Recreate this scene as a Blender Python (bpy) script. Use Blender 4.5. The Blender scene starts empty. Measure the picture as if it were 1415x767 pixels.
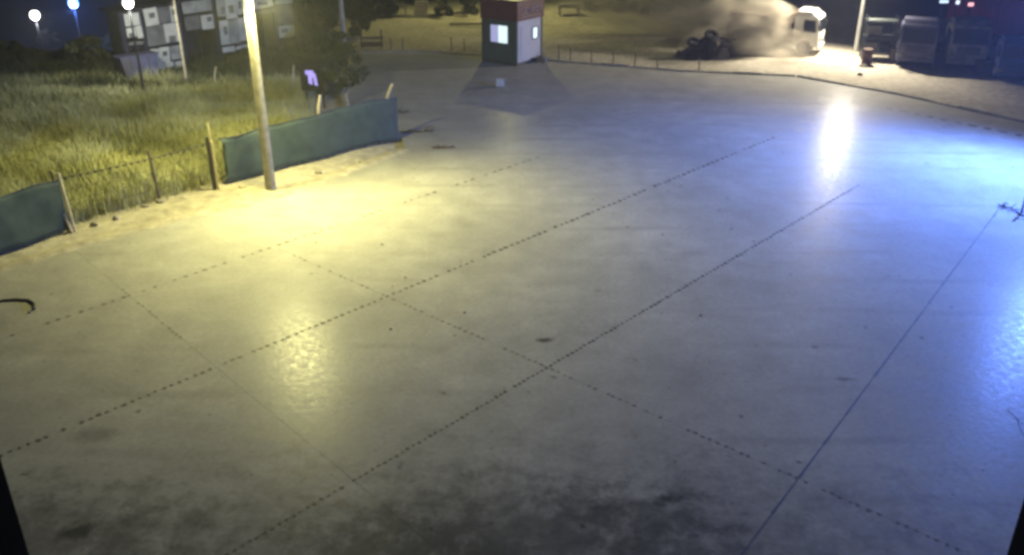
import bpy, bmesh, math, random
from mathutils import Vector, Matrix, noise as mnoise
R = math.radians
random.seed(7)
sc = bpy.context.scene
C = sc.collection

# ------------------------------------------------------------------ camera
H, F, PITCH = 10.6, 1226.0, R(25.2)          # metres, focal length in photo pixels
cam_d = bpy.data.cameras.new('camera'); cam = bpy.data.objects.new('camera', cam_d); C.objects.link(cam)
cam.location = (0, 0, H); cam.rotation_euler = (math.pi/2 - PITCH, 0, 0)
cam_d.sensor_width = 36; cam_d.lens = 36*F/1415; cam_d.clip_end = 3000; cam_d.clip_start = .05
sc.camera = cam
sc.cycles.filter_width = 3.4
sc.cycles.use_denoising = True
sc.cycles.max_bounces = 5; sc.cycles.volume_bounces = 0
sc.cycles.volume_step_rate = 2.0
sc.cycles.sample_clamp_indirect = 4

# ------------------------------------------------------------------ night sky and faint moonlight
w = bpy.data.worlds.new('World'); sc.world = w; w.use_nodes = True
nt = w.node_tree; bg = nt.nodes['Background']
sky = nt.nodes.new('ShaderNodeTexSky'); sky.sky_type = 'NISHITA'; sky.sun_disc = False
SUN_EL, SUN_AZ = 14, 200
sky.sun_elevation = R(SUN_EL); sky.sun_rotation = R(SUN_AZ)
nt.links.new(sky.outputs[0], bg.inputs[0]); bg.inputs[1].default_value = .0042
sd = bpy.data.lights.new('moon', 'SUN'); sd.energy = .012; sd.angle = R(10); sd.color = (.8, .88, 1)
so = bpy.data.objects.new('moon', sd); C.objects.link(so)
so.rotation_euler = (R(90-SUN_EL), 0, R(180-SUN_AZ))
vs = sc.view_settings
vs.view_transform = 'Standard'; vs.look = 'None'; vs.exposure = 0; vs.gamma = 1; vs.use_curve_mapping = False

# ------------------------------------------------------------------ geometry helpers
def ray(px, py):
    x = (px-707.5)/F; v = (383.5-py)/F
    return Vector((x, math.cos(PITCH)+v*math.sin(PITCH), -math.sin(PITCH)+v*math.cos(PITCH)))
def G(px, py, z=0.):
    d = ray(px, py); t = (z-H)/d.z
    return Vector((d.x*t, d.y*t, z))
def at(px, py, Y):
    d = ray(px, py); t = Y/d.y
    return Vector((d.x*t, Y, H+d.z*t))

class MB:
    def __init__(s): s.bm = bmesh.new()
    def box(s, c, size, rz=0, rx=0, ry=0, bev=0):
        m = Matrix.Translation(c) @ Matrix.Rotation(rz, 4, 'Z') @ Matrix.Rotation(ry, 4, 'Y') @ Matrix.Rotation(rx, 4, 'X') @ Matrix.Diagonal((*size, 1))
        r = bmesh.ops.create_cube(s.bm, size=1, matrix=m)
        if bev:
            es = list({e for v in r['verts'] for e in v.link_edges})
            bmesh.ops.bevel(s.bm, geom=es, offset=bev, segments=2, affect='EDGES')
        return s
    def tube(s, pts, radii, n=10, cap=True):
        pts = [Vector(p) for p in pts]
        if not isinstance(radii, (list, tuple)): radii = [radii]*len(pts)
        rings = []; up = None
        for i, p in enumerate(pts):
            t = (pts[min(i+1, len(pts)-1)] - pts[max(i-1, 0)]).normalized()
            if up is None: up = Vector((1, 0, 0)) if abs(t.x) < .8 else Vector((0, 1, 0))
            a = t.cross(up).normalized(); b = t.cross(a).normalized(); up = -b if False else up
            rings.append([s.bm.verts.new(p + radii[i]*(math.cos(2*math.pi*k/n)*a + math.sin(2*math.pi*k/n)*b)) for k in range(n)])
        for r0, r1 in zip(rings, rings[1:]):
            for k in range(n): s.bm.faces.new((r0[k], r0[(k+1) % n], r1[(k+1) % n], r1[k]))
        if cap:
            s.bm.faces.new(rings[0][::-1]); s.bm.faces.new(rings[-1])
        return s
    def lathe(s, prof, c=(0, 0, 0), n=20, axis='Z'):
        rings = []
        for r, z in prof:
            ring = []
            for k in range(n):
                a = 2*math.pi*k/n
                v = Vector((r*math.cos(a), r*math.sin(a), z))
                if axis == 'Y': v = Vector((v.x, v.z, -v.y))
                ring.append(s.bm.verts.new(v + Vector(c)))
            rings.append(ring)
        for r0, r1 in zip(rings, rings[1:]):
            for k in range(n): s.bm.faces.new((r0[k], r0[(k+1) % n], r1[(k+1) % n], r1[k]))
        s.bm.faces.new(rings[0][::-1]); s.bm.faces.new(rings[-1])
        return s
    def prism(s, poly, y0, y1, bev=0):           # poly in (x, z), extruded along y
        a = [s.bm.verts.new((x, y0, z)) for x, z in poly]; b = [s.bm.verts.new((x, y1, z)) for x, z in poly]
        n = len(poly); fs = [s.bm.faces.new(a), s.bm.faces.new(b[::-1])]
        for k in range(n): fs.append(s.bm.faces.new((a[k], b[k], b[(k+1) % n], a[(k+1) % n])))
        if bev:
            es = list({e for f in fs for e in f.edges})
            bmesh.ops.bevel(s.bm, geom=es, offset=bev, segments=2, affect='EDGES')
        return s
    def slab(s, poly, z0, z1):                   # poly in (x, y)
        a = [s.bm.verts.new((x, y, z0)) for x, y in poly]; b = [s.bm.verts.new((x, y, z1)) for x, y in poly]
        n = len(poly); s.bm.faces.new(a[::-1]); s.bm.faces.new(b)
        for k in range(n): s.bm.faces.new((a[k], a[(k+1) % n], b[(k+1) % n], b[k]))
        return s
    def build(s, name, mat, parent=None, smooth=False, loc=None):
        bmesh.ops.recalc_face_normals(s.bm, faces=s.bm.faces)
        me = bpy.data.meshes.new(name); s.bm.to_mesh(me); s.bm.free()
        if smooth:
            for p in me.polygons: p.use_smooth = True
            try: me.set_sharp_from_angle(angle=R(40))
            except Exception: pass
        me.materials.append(mat)
        o = bpy.data.objects.new(name, me); C.objects.link(o)
        if parent: o.parent = parent
        if loc is not None: o.location = loc
        return o
def pydata(name, vs_, fs_, mat, parent=None):
    me = bpy.data.meshes.new(name); me.from_pydata(vs_, [], fs_); me.materials.append(mat)
    o = bpy.data.objects.new(name, me); C.objects.link(o)
    if parent: o.parent = parent
    return o
def tag(o, label=None, cat=None, group=None, kind=None):
    if label: o['label'] = label
    if cat: o['category'] = cat
    if group: o['group'] = group
    if kind: o['kind'] = kind
    return o
def thing(name, label, cat, loc=(0, 0, 0), rz=0, group=None):
    o = bpy.data.objects.new(name, None); C.objects.link(o); o.empty_display_size = .2
    o.location = loc; o.rotation_euler = (0, 0, rz)
    return tag(o, label, cat, group)
def copy_tree(o, parent=None):
    c = o.copy(); C.objects.link(c); c.parent = parent
    for ch in list(o.children): copy_tree(ch, c)
    return c

# ------------------------------------------------------------------ materials
def mat(name, col, rough=.7, metal=0, var=.25, scale=6., bump=0., bscale=40., emit=None, estr=0, spec=.5, col2=None):
    m = bpy.data.materials.new(name); m.use_nodes = True; t = m.node_tree; b = t.nodes['Principled BSDF']
    b.inputs['Roughness'].default_value = rough; b.inputs['Metallic'].default_value = metal
    b.inputs['Specular IOR Level'].default_value = spec
    geo = t.nodes.new('ShaderNodeNewGeometry')
    n = t.nodes.new('ShaderNodeTexNoise'); n.inputs['Scale'].default_value = scale; n.inputs['Detail'].default_value = 5
    t.links.new(geo.outputs['Position'], n.inputs['Vector'])
    mr = t.nodes.new('ShaderNodeMapRange'); mr.inputs[1].default_value = .3; mr.inputs[2].default_value = .7
    t.links.new(n.outputs[0], mr.inputs[0])
    mx = t.nodes.new('ShaderNodeMix'); mx.data_type = 'RGBA'
    c2 = col2 or tuple(min(1, c*(1+var)) for c in col)
    c1 = tuple(c*(1-var) for c in col)
    mx.inputs[6].default_value = (*c1, 1); mx.inputs[7].default_value = (*c2, 1)
    t.links.new(mr.outputs[0], mx.inputs[0]); t.links.new(mx.outputs[2], b.inputs['Base Color'])
    if bump:
        n2 = t.nodes.new('ShaderNodeTexNoise'); n2.inputs['Scale'].default_value = bscale; n2.inputs['Detail'].default_value = 4
        t.links.new(geo.outputs['Position'], n2.inputs['Vector'])
        bp = t.nodes.new('ShaderNodeBump'); bp.inputs['Strength'].default_value = bump; bp.inputs['Distance'].default_value = .02
        t.links.new(n2.outputs[0], bp.inputs['Height']); t.links.new(bp.outputs[0], b.inputs['Normal'])
    if emit:
        b.inputs['Emission Color'].default_value = (*emit, 1); b.inputs['Emission Strength'].default_value = estr
    return m

def concrete_mat():
    m = bpy.data.materials.new('yard_concrete'); m.use_nodes = True; t = m.node_tree; b = t.nodes['Principled BSDF']
    N, L = t.nodes.new, t.links.new
    geo = N('ShaderNodeNewGeometry')
    def noi(scale, det=5, dist=0., rough=.55, vec=None):
        n = N('ShaderNodeTexNoise'); n.inputs['Scale'].default_value = scale; n.inputs['Detail'].default_value = det
        n.inputs['Distortion'].default_value = dist; n.inputs['Roughness'].default_value = rough
        L(vec or geo.outputs['Position'], n.inputs['Vector']); return n
    def rng(src, a, b_, c, d):
        r = N('ShaderNodeMapRange'); r.inputs[1].default_value = a; r.inputs[2].default_value = b_
        r.inputs[3].default_value = c; r.inputs[4].default_value = d; L(src, r.inputs[0]); return r
    def mul(a, b_):
        q = N('ShaderNodeMath'); q.operation = 'MULTIPLY'; L(a, q.inputs[0])
        if isinstance(b_, float): q.inputs[1].default_value = b_
        else: L(b_, q.inputs[1])
        return q
    n1 = noi(.22, 4, .2); n2 = noi(1.1, 7, .1, .65); n3 = noi(9, 5); n4 = noi(55, 3)
    v = rng(n1.outputs[0], .3, .7, .86, 1.10)
    v = mul(v.outputs[0], rng(n2.outputs[0], .3, .7, .84, 1.12).outputs[0])
    v = mul(v.outputs[0], rng(n3.outputs[0], .3, .7, .89, 1.09).outputs[0])
    v = mul(v.outputs[0], rng(n4.outputs[0], .3, .7, .86, 1.12).outputs[0])
    # oily ragged patches; the wide ones near the camera also paint in light falloff
    stains_and_falloff = [(G(690, 790), 8.5, 2.9, .36), (G(720, 735), 3.3, 1.3, .34), (G(900, 720), 1.5, .9, .3), (G(560, 760), 2.0, .8, .35), (G(30, 760), 3, 1.6, .35), (G(752, 470), .22, .12, .75), (G(105, 733), .3, .2, .6),
              (G(1165, 524), .25, .1, .55), (G(130, 600), .5, .3, .3), (G(915, 690), .3, .16, .6)]
    nd = noi(1.7, 9, .1, .72)
    for c, rx, ry, k in stains_and_falloff:
        mp = N('ShaderNodeMapping'); mp.vector_type = 'POINT'
        sub = N('ShaderNodeVectorMath'); sub.operation = 'SUBTRACT'; sub.inputs[1].default_value = c; L(geo.outputs['Position'], sub.inputs[0])
        scl = N('ShaderNodeVectorMath'); scl.operation = 'MULTIPLY'; scl.inputs[1].default_value = (1/rx, 1/ry, 0); L(sub.outputs[0], scl.inputs[0])
        ln = N('ShaderNodeVectorMath'); ln.operation = 'LENGTH'; L(scl.outputs[0], ln.inputs[0])
        add = N('ShaderNodeMath'); add.operation = 'ADD'; L(ln.outputs['Value'], add.inputs[0])
        L(rng(nd.outputs[0], .3, .7, -.7, .7).outputs[0], add.inputs[1])
        v = mul(v.outputs[0], rng(add.outputs[0], .35, 1.25, 1-k, 1.).outputs[0])
    # sparse small spots of oil and dropped dirt
    for vs_, th, k in ((.9, .055, .35), (2.3, .06, .45)):
        vo = N('ShaderNodeTexVoronoi'); vo.inputs['Scale'].default_value = vs_; L(geo.outputs['Position'], vo.inputs['Vector'])
        ad2 = N('ShaderNodeMath'); ad2.operation = 'ADD'; L(vo.outputs['Distance'], ad2.inputs[0]); L(rng(n3.outputs[0], .3, .7, -.03, .05).outputs[0], ad2.inputs[1])
        v = mul(v.outputs[0], rng(ad2.outputs[0], th*.4, th*1.6, k, 1.).outputs[0])
    # curved tyre scuffs
    wv = N('ShaderNodeTexWave'); wv.wave_type = 'RINGS'; wv.inputs['Scale'].default_value = .16; wv.inputs['Distortion'].default_value = 3.5
    wv.inputs['Detail'].default_value = 2; wv.inputs['Detail Scale'].default_value = .5
    mp = N('ShaderNodeMapping'); mp.inputs['Location'].default_value = (9, -45, 0); L(geo.outputs['Position'], mp.inputs['Vector']); L(mp.outputs[0], wv.inputs['Vector'])
    sc1 = rng(wv.outputs[0], .90, 1., 0, 1); msk = rng(n1.outputs[0], .48, .62, 0, .16)
    q = mul(sc1.outputs[0], msk.outputs[0]); inv = N('ShaderNodeMath'); inv.operation = 'SUBTRACT'; inv.inputs[0].default_value = 1; L(q.outputs[0], inv.inputs[1])
    v = mul(v.outputs[0], inv.outputs[0])
    mx = N('ShaderNodeMix'); mx.data_type = 'RGBA'; mx.inputs[6].default_value = (.285, .278, .258, 1); mx.inputs[7].default_value = (.325, .315, .28, 1)
    L(n1.outputs[0], mx.inputs[0])
    vm = N('ShaderNodeVectorMath'); vm.operation = 'SCALE'; L(mx.outputs[2], vm.inputs[0]); L(v.outputs[0], vm.inputs['Scale'])
    L(vm.outputs[0], b.inputs['Base Color'])
    # trowelled, partly polished surface
    rg = rng(n2.outputs[0], .35, .65, .62, .80); L(rg.outputs[0], b.inputs['Roughness'])
    b.inputs['Specular IOR Level'].default_value = .04
    b.inputs['Coat Weight'].default_value = .10; b.inputs['Coat IOR'].default_value = 1.5
    nc = noi(5.5, 8, .2, .75); L(rng(nc.outputs[0], .3, .7, .18, .44).outputs[0], b.inputs['Coat Roughness'])
    nb = noi(3.6, 8, 0., .72)
    bp = N('ShaderNodeBump'); bp.inputs['Strength'].default_value = .16; bp.inputs['Distance'].default_value = .014
    L(nb.outputs[0], bp.inputs['Height']); L(bp.outputs[0], b.inputs['Normal']); 
    nb2 = noi(7.5, 6, .3, .65); bp2 = N('ShaderNodeBump'); bp2.inputs['Strength'].default_value = .30; bp2.inputs['Distance'].default_value = .016
    L(nb2.outputs[0], bp2.inputs['Height']); L(bp.outputs[0], bp2.inputs['Normal']); L(bp2.outputs[0], b.inputs['Coat Normal'])
    return m

def ground_mat():
    m = bpy.data.materials.new('sandy_ground'); m.use_nodes = True; t = m.node_tree; b = t.nodes['Principled BSDF']
    N, L = t.nodes.new, t.links.new
    geo = N('ShaderNodeNewGeometry')
    n1 = N('ShaderNodeTexNoise'); n1.inputs['Scale'].default_value = .16; n1.inputs['Detail'].default_value = 7; n1.inputs['Roughness'].default_value = .6
    n2 = N('ShaderNodeTexNoise'); n2.inputs['Scale'].default_value = 3.; n2.inputs['Detail'].default_value = 6
    L(geo.outputs['Position'], n1.inputs['Vector']); L(geo.outputs['Position'], n2.inputs['Vector'])
    cr = N('ShaderNodeValToRGB'); e = cr.color_ramp.elements
    e[0].position = .35; e[0].color = (.27, .245, .19, 1); e[1].position = .65; e[1].color = (.42, .385, .31, 1)
    L(n1.outputs[0], cr.inputs[0])
    mx = N('ShaderNodeMix'); mx.data_type = 'RGBA'; mx.blend_type = 'OVERLAY'; mx.inputs[0].default_value = .6
    L(cr.outputs[0], mx.inputs[6]); L(n2.outputs[0], mx.inputs[7])
    # vegetated earth (dark) outside the trafficked ground: stored per vertex as soil kind
    at_ = N('ShaderNodeAttribute'); at_.attribute_name = 'soil'
    m2 = N('ShaderNodeMix'); m2.data_type = 'RGBA'; L(at_.outputs['Fac'], m2.inputs[0]); L(mx.outputs[2], m2.inputs[6])
    m2.inputs[7].default_value = (.06, .062, .034, 1)
    L(m2.outputs[2], b.inputs['Base Color']); b.inputs['Roughness'].default_value = .95
    b.inputs['Specular IOR Level'].default_value = .1
    bp = N('ShaderNodeBump'); bp.inputs['Strength'].default_value = .6; bp.inputs['Distance'].default_value = .04
    n3 = N('ShaderNodeTexNoise'); n3.inputs['Scale'].default_value = 9; n3.inputs['Detail'].default_value = 5
    L(geo.outputs['Position'], n3.inputs['Vector']); L(n3.outputs[0], bp.inputs['Height']); L(bp.outputs[0], b.inputs['Normal'])
    return m

def leaf_mat(name, c1, c2, scale=1.5):
    m = mat(name, c1, .75, col2=c2, scale=scale, spec=.2)
    return m

M = dict(
    concrete=concrete_mat(), ground=ground_mat(),
    seal=mat('bitumen_seal', (.035, .032, .028), .75, bump=.4),
    seal2=mat('worn_seal', (.10, .092, .08), .85, bump=.4, var=.4),
    kerb=mat('kerb_concrete', (.24, .23, .21), .85, bump=.4, scale=3),
    pole=mat('weathered_pole', (.27, .25, .19), .8, scale=5, bump=.5, bscale=14),
    steel=mat('galvanised_steel', (.34, .35, .36), .5, .5, scale=3),
    dark=mat('dark_steel', (.03, .03, .033), .55, .2, scale=5),
    black=mat('black_rubber', (.018, .018, .019), .8, scale=5, bump=.3),
    wood=mat('pale_wood', (.50, .44, .30), .8, scale=8, bump=.4, bscale=20),
    darkwood=mat('old_wood', (.10, .08, .055), .85, scale=8, bump=.4, bscale=20),
    net=mat('green_shade_net', (.045, .068, .050), .85, scale=2.2, var=.22, bump=.7, bscale=3),
    wire=mat('rusty_wire', (.07, .055, .04), .7, .3),
    grass=leaf_mat('dry_grass', (.34, .35, .16), (.48, .48, .25), .45),
    grassd=leaf_mat('green_grass', (.07, .078, .035), (.12, .125, .06), .8),
    leaf=leaf_mat('dark_leaves', (.012, .017, .009), (.024, .030, .015)),
    leafs=leaf_mat('sapling_leaves', (.03, .045, .022), (.05, .065, .03)),
    leafy=leaf_mat('olive_leaves', (.07, .08, .03), (.12, .12, .05)),
    bark=mat('bark', (.13, .10, .07), .9, scale=10, bump=.6, bscale=18),
    barkp=mat('pale_bark', (.38, .33, .23), .9, scale=10, bump=.6, bscale=18),
    cabin=mat('painted_sheet_wall', (.55, .57, .60), .5, scale=1.2, var=.07),
    cabin_dark=mat('dark_frame_paint', (.05, .06, .065), .5, scale=4),
    red=mat('red_fascia', (.085, .02, .026), .5, scale=2, var=.15),
    redbox=mat('red_container_paint', (.36, .035, .055), .6, scale=1.2, var=.25),
    white=mat('white_paint', (.72, .72, .70), .35, scale=2, var=.08),
    offwhite=mat('dusty_white_paint', (.20, .20, .20), .6, scale=2.5, var=.4),
    glass=mat('dark_glass', (.012, .014, .018), .12, scale=2, spec=.6),
    letter=mat('letter_white', (.40, .33, .36), .5, var=.05),
    pane_b=mat('lit_pane', (.5, .55, .6), .3, emit=(.72, .93, 1.), estr=1.15, var=.05),
    pane_v=mat('lit_blind', (.4, .4, .5), .3, emit=(.40, .42, .78), estr=.75, var=.05),
    violet=mat('violet_tube', (.3, .3, .6), .4, emit=(.34, .27, .85), estr=1.1, var=.05),
    plastic=mat('pale_sheet', (.52, .53, .44), .7, scale=1.6, var=.2, bump=.4, bscale=2),
    plastic2=mat('stained_sheet', (.30, .31, .26), .75, scale=2.2, var=.3, bump=.4, bscale=2),
    plastic3=mat('grey_board', (.13, .13, .12), .8, scale=2.2, var=.3),
    roof=mat('rusty_roof_sheet', (.03, .028, .028), .8, scale=2, var=.3),
    bluebody=mat('blue_body_paint', (.055, .07, .19), .5, scale=2, var=.2),
    violetbody=mat('slate_body_paint', (.09, .09, .14), .5, scale=2, var=.2),
    rubble=mat('dark_rubble', (.045, .04, .045), .9, scale=4, var=.4, bump=.8, bscale=8),
    rust=mat('rust_brown', (.085, .045, .03), .85, scale=6, var=.4, bump=.4),
    stone=mat('stone', (.30, .27, .21), .9, scale=6, var=.3, bump=.5),
    green_steel=mat('grey_green_steel', (.045, .055, .05), .6, .1, scale=3),
    hose=mat('black_hose', (.03, .028, .02), .6),
    lens=mat('lamp_lens', (.6, .6, .6), .2),
    window_light=mat('window_light_tone', (.5, .5, .45), .8, var=.1, scale=12),  # pale colour standing in for window light on the ground
)

# ------------------------------------------------------------------ terrain
FENCE_A, FENCE_B = G(0, 350), G(552, 193)
fdir = (FENCE_B-FENCE_A).normalized(); fnor = Vector((-fdir.y, fdir.x, 0))     # fnor points to the field side
def sstep(a, b, x):
    t = max(0, min(1, (x-a)/(b-a))); return t*t*(3-2*t)
def beyond_fence(x, y):
    return (Vector((x, y, 0))-FENCE_A).dot(fnor)
YARD_PX = [(-900, 900), (-400, 480), (0, 372), (170, 319), (400, 264), (560, 207), (556, 192), (482, 158), (462, 112), (500, 74), (580, 72), (660, 77), (787, 87),
           (870, 93), (940, 99), (1010, 102), (1100, 106), (1240, 131), (1415, 170), (1900, 300), (2300, 600), (2300, 900)]
YARD = [G(*p) for p in YARD_PX]; YARD[0] = Vector((-22, 3, 0)); YARD[-1] = Vector((24, 3, 0)); YARD[1] = G(-500, 520)
YARD[-2] = Vector((34, 14, 0)); YARD[-3] = G(1800, 265)
def poly_dist(x, y, poly):
    inside = False; d = 1e9; n = len(poly)
    for i in range(n):
        x0, y0 = poly[i].x, poly[i].y; x1, y1 = poly[(i+1) % n].x, poly[(i+1) % n].y
        if (y0 > y) != (y1 > y) and x < (x1-x0)*(y-y0)/(y1-y0)+x0: inside = not inside
        dx, dy = x1-x0, y1-y0; t = max(0, min(1, ((x-x0)*dx+(y-y0)*dy)/(dx*dx+dy*dy)))
        d = min(d, math.hypot(x-x0-t*dx, y-y0-t*dy))
    return -d if inside else d
def terrain(x, y):
    bf = beyond_fence(x, y)
    z = .35*mnoise.noise(Vector((x*.10, y*.10, 0)))*sstep(1.5, 8, bf)
    # low grassy bank at the back of the field, lower land behind it
    crest = 50.5+.10*(x+26)+1.2*mnoise.noise(Vector((x*.2, 3.3, 0)))
    left = sstep(-17, -21, x)
    z += left*(.9*math.exp(-((y-crest+1)/2.4)**2) - 6.3*sstep(crest+1, crest+11, y))
    z += .05*mnoise.noise(Vector((x*.7, y*.7, 1)))
    return z
def ground_z(x, y):
    d = poly_dist(x, y, YARD)
    k = sstep(.0, 1.2, d)
    return (-.13)*(1-k)+k*terrain(x, y)*1.0 if d > 0 else -.13
def far_ground(px, py):
    p = G(px, py)
    for _ in range(5): p = G(px, py, ground_z(p.x, p.y))
    return p
xs = [-600, -300, -150, -100, -75, -62] + [-54+.9*i for i in range(121)] + [62, 75, 100, 150, 300, 600]
ys = [-200, -60, -20, -5, 2, 6] + [9+.9*i for i in range(85)] + [90, 98, 110, 130, 160, 220, 320, 500, 900, 1500]
gv, gf, soil = [], [], []
for y in ys:
    for x in xs:
        z = ground_z(x, y); gv.append((x, y, z))
        bf = beyond_fence(x, y)
        s1 = sstep(.5, 1.6, bf)*sstep(-11, -15, x+.0*y) if y > 20 else sstep(.5, 1.6, bf)
        s2 = sstep(70, 76, y); s3 = sstep(26, 30, x)*sstep(45, 50, y)
        soil.append(max(s1, s2, s3))
nx = len(xs)
for j in range(len(ys)-1):
    for i in range(nx-1):
        a = j*nx+i; gf.append((a, a+1, a+1+nx, a+nx))
gnd = pydata('ground', gv, gf, M['ground']); tag(gnd, 'sandy earth around the concrete yard, rising to a grassy bank', kind='structure')
gnd.data.attributes.new('soil', 'FLOAT', 'POINT').data.foreach_set('value', soil)
for p in gnd.data.polygons: p.use_smooth = True

# ------------------------------------------------------------------ concrete yard: separate slabs with open joints
def P2(px, py): g = G(px, py); return Vector((g.x, g.y))
JOINTS = {'J1': (P2(20, 462), P2(700, 232)), 'J2': (P2(5, 628), P2(940, 243)), 'J3': (P2(315, 766), P2(1140, 283)), 'J4': (P2(1024, 767), P2(1372, 300)),
          'C1': (P2(165, 397), P2(490, 665)), 'C2': (P2(400, 350), P2(1100, 660)), 'C3': (P2(1230, 150), P2(1410, 187))}
def split(poly, a, b):
    d = b-a; nrm = Vector((-d.y, d.x)).normalized(); out = ([], [])
    n = len(poly)
    for i in range(n):
        p, q = poly[i], poly[(i+1) % n]; sp, sq = (p-a).dot(nrm), (q-a).dot(nrm)
        if sp >= 0: out[0].append(p)
        if sp <= 0: out[1].append(p)
        if sp*sq < 0:
            m_ = p+(q-p)*(sp/(sp-sq)); out[0].append(m_); out[1].append(m_)
    return [o for o in out if len(o) > 2 and abs(sum(o[i].x*o[(i+1) % len(o)].y-o[(i+1) % len(o)].x*o[i].y for i in range(len(o))))/2 > .3]
yard = bpy.data.objects.new('concrete_yard', None); C.objects.link(yard)
tag(yard, 'worn concrete yard cast in large slabs with dotted joints', kind='structure')
polys = [[Vector((p.x, p.y)) for p in YARD]]
def shrink(poly, e):                      # inset only along the joints
    c = sum(poly, Vector((0, 0)))/len(poly); res = []
    n = len(poly); ar = sum(poly[i].x*poly[(i+1) % n].y-poly[(i+1) % n].x*poly[i].y for i in range(n))
    if ar < 0: poly = poly[::-1]
    for i in range(n):
        p0, p1, p2 = poly[i-1], poly[i], poly[(i+1) % n]
        d0 = (p1-p0); d2 = (p2-p1)
        if d0.length < 1e-5 or d2.length < 1e-5: res.append(p1); continue
        n0 = Vector((-d0.y, d0.x)).normalized(); n2 = Vector((-d2.y, d2.x)).normalized()
        b = n0+n2; k = b.length_squared
        res.append(p1+b*(2*e/k if k > .3 else e))
    return res
for key, (a, b) in JOINTS.items():
    new = []
    for p in polys:
        if key == 'C3' and (sum(p, Vector((0, 0)))/len(p)).y < 30: new.append(p); continue
        r = split(p, a, b); new += r if r else [p]
    polys = new
for p in polys:
    q = shrink(p, .0025)
    MB().slab(q, -.12, 0).build('slab', M['concrete'], yard)
# dabs of bitumen in the joints
def dabs(a, b, step, lx, wy, jit, drop, mt='seal'):
    m = MB(); d = (b-a).normalized(); L_ = (b-a).length; ang = math.atan2(d.y, d.x); ca, sa = math.cos(ang), math.sin(ang); u = 0
    while u < L_:
        p0 = a+d*u; k = max(1., min(2.4, p0.length/17)); st = step*k; u += st
        if random.random() < drop: continue
        p = p0+d*(st*random.uniform(-jit, jit)); q = Vector((-d.y, d.x))*random.uniform(-.014, .014)
        s1 = lx*k*random.uniform(.6, 1.2)/2; s2 = wy*(.7+.3*k)*random.uniform(.55, 1.2)/2
        pts = []
        for n in range(7):
            t = 2*math.pi*n/7; r = random.uniform(.7, 1.2); ex, ey = math.cos(t)*s1*r, math.sin(t)*s2*r
            pts.append((p.x+q.x+ex*ca-ey*sa, p.y+q.y+ex*sa+ey*ca))
        m.slab(pts, -.01, .004)
    o = m.build('joint_seal', M[mt], yard); o['kind'] = 'stuff'
def ext(k, t0, t1): a, b = JOINTS[k]; return a+(b-a)*t0, a+(b-a)*t1
dabs(*ext('J1', -.02, 1.12), .21, .12, .12, .12, .2, 'seal2')
dabs(*ext('J2', -.2, 1.3), .17, .11, .12, .08, .04)
dabs(*ext('J3', -.1, 1.12), .15, .10, .095, .08, .04)
dabs(*ext('C1', 0, .36), .16, .09, .08, .12, .25, 'seal2')
dabs(*ext('C2', 0, 1.25), .17, .10, .085, .12, .25, 'seal2')
dabs(*ext('C3', 0, 1.15), .27, .19, .2, .06, .05)
# cracks near the bluish lamp
def strip(name, pts, wd, mt, parent, z=.004):
    m = MB(); 
    for a, b in zip(pts, pts[1:]):
        d = (b-a).normalized(); q = Vector((-d.y, d.x))*wd/2*random.uniform(.6, 1.2)
        m.slab([(a.x-q.x, a.y-q.y), (b.x-q.x*.6, b.y-q.y*.6), (b.x+q.x*.6, b.y+q.y*.6), (a.x+q.x, a.y+q.y)], z-.01, z)
    return m.build(name, mt, parent)
strip('saw_cut', [ext('J4', k/30, (k+1)/30)[0] for k in range(-4, 33)], .045, M['seal'], yard, .003)
strip('crack', [P2(1392, 566), P2(1403, 577), P2(1409, 583), P2(1420, 588)], .03, M['seal'], yard)
strip('crack', [P2(1404, 576), P2(1413, 600), P2(1424, 610)], .025, M['seal'], yard, .0045)
# sand blown over the slab edge along the fence
m = MB(); rs = random.Random(31); edge = [G(x, y) for x, y in ((-260, 452), (-100, 402), (0, 372), (170, 319), (400, 264), (560, 207))]
prev = None
for a, b in zip(edge, edge[1:]):
    L_ = (b-a).length; d = (b-a)/L_; q = Vector((d.y, -d.x, 0)); n = int(L_/.16)
    for i in range(n+1):
        p = a+d*(L_*i/n); wd = .22+.30*abs(mnoise.noise(p*.9))+.28*max(0, mnoise.noise(p*.23))+rs.uniform(0, .07)
        ring = [m.bm.verts.new(p-q*.35+Vector((0, 0, -.03))), m.bm.verts.new(p+Vector((0, 0, .035+rs.uniform(0, .02)))), m.bm.verts.new(p+q*wd*.6+Vector((0, 0, .018))), m.bm.verts.new(p+q*wd+Vector((0, 0, .001)))]
        if prev:
            for k in range(3): m.bm.faces.new((prev[k], prev[k+1], ring[k+1], ring[k]))
        prev = ring
tag(m.build('sand_drift', M['ground'], None, True), 'loose pale sand drifted over the slab edge along the fence', 'sand', kind='stuff')
# kerb of separate stones on the far edge
kerb = bpy.data.objects.new('kerb', None); C.objects.link(kerb); tag(kerb, 'low concrete kerb stones along the far edge of the yard', kind='structure')
pts = YARD[9:19]
kme = MB().box((0, 0, 0), (1.42, .16, .24), bev=.02).build('kerb_stone', M['kerb'], kerb); first = True
for a, b in zip(pts, pts[1:]):
    L_ = (b-a).length; d = (b-a)/L_; ang = math.atan2(d.y, d.x)
    n = max(1, round(L_/1.45))
    for i in range(n):
        pass
        o = kme if first else kme.copy()
        if not first: C.objects.link(o)
        first = False
        p = a+d*(L_*(i+.5)/n)
        o.location = (p.x-d.y*.11, p.y+d.x*.11, -.04+random.uniform(-.02, .03)); o.rotation_euler = (0, 0, ang+random.uniform(-.02, .02))
        o.scale = (L_/n/1.45, 1, 1)

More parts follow.
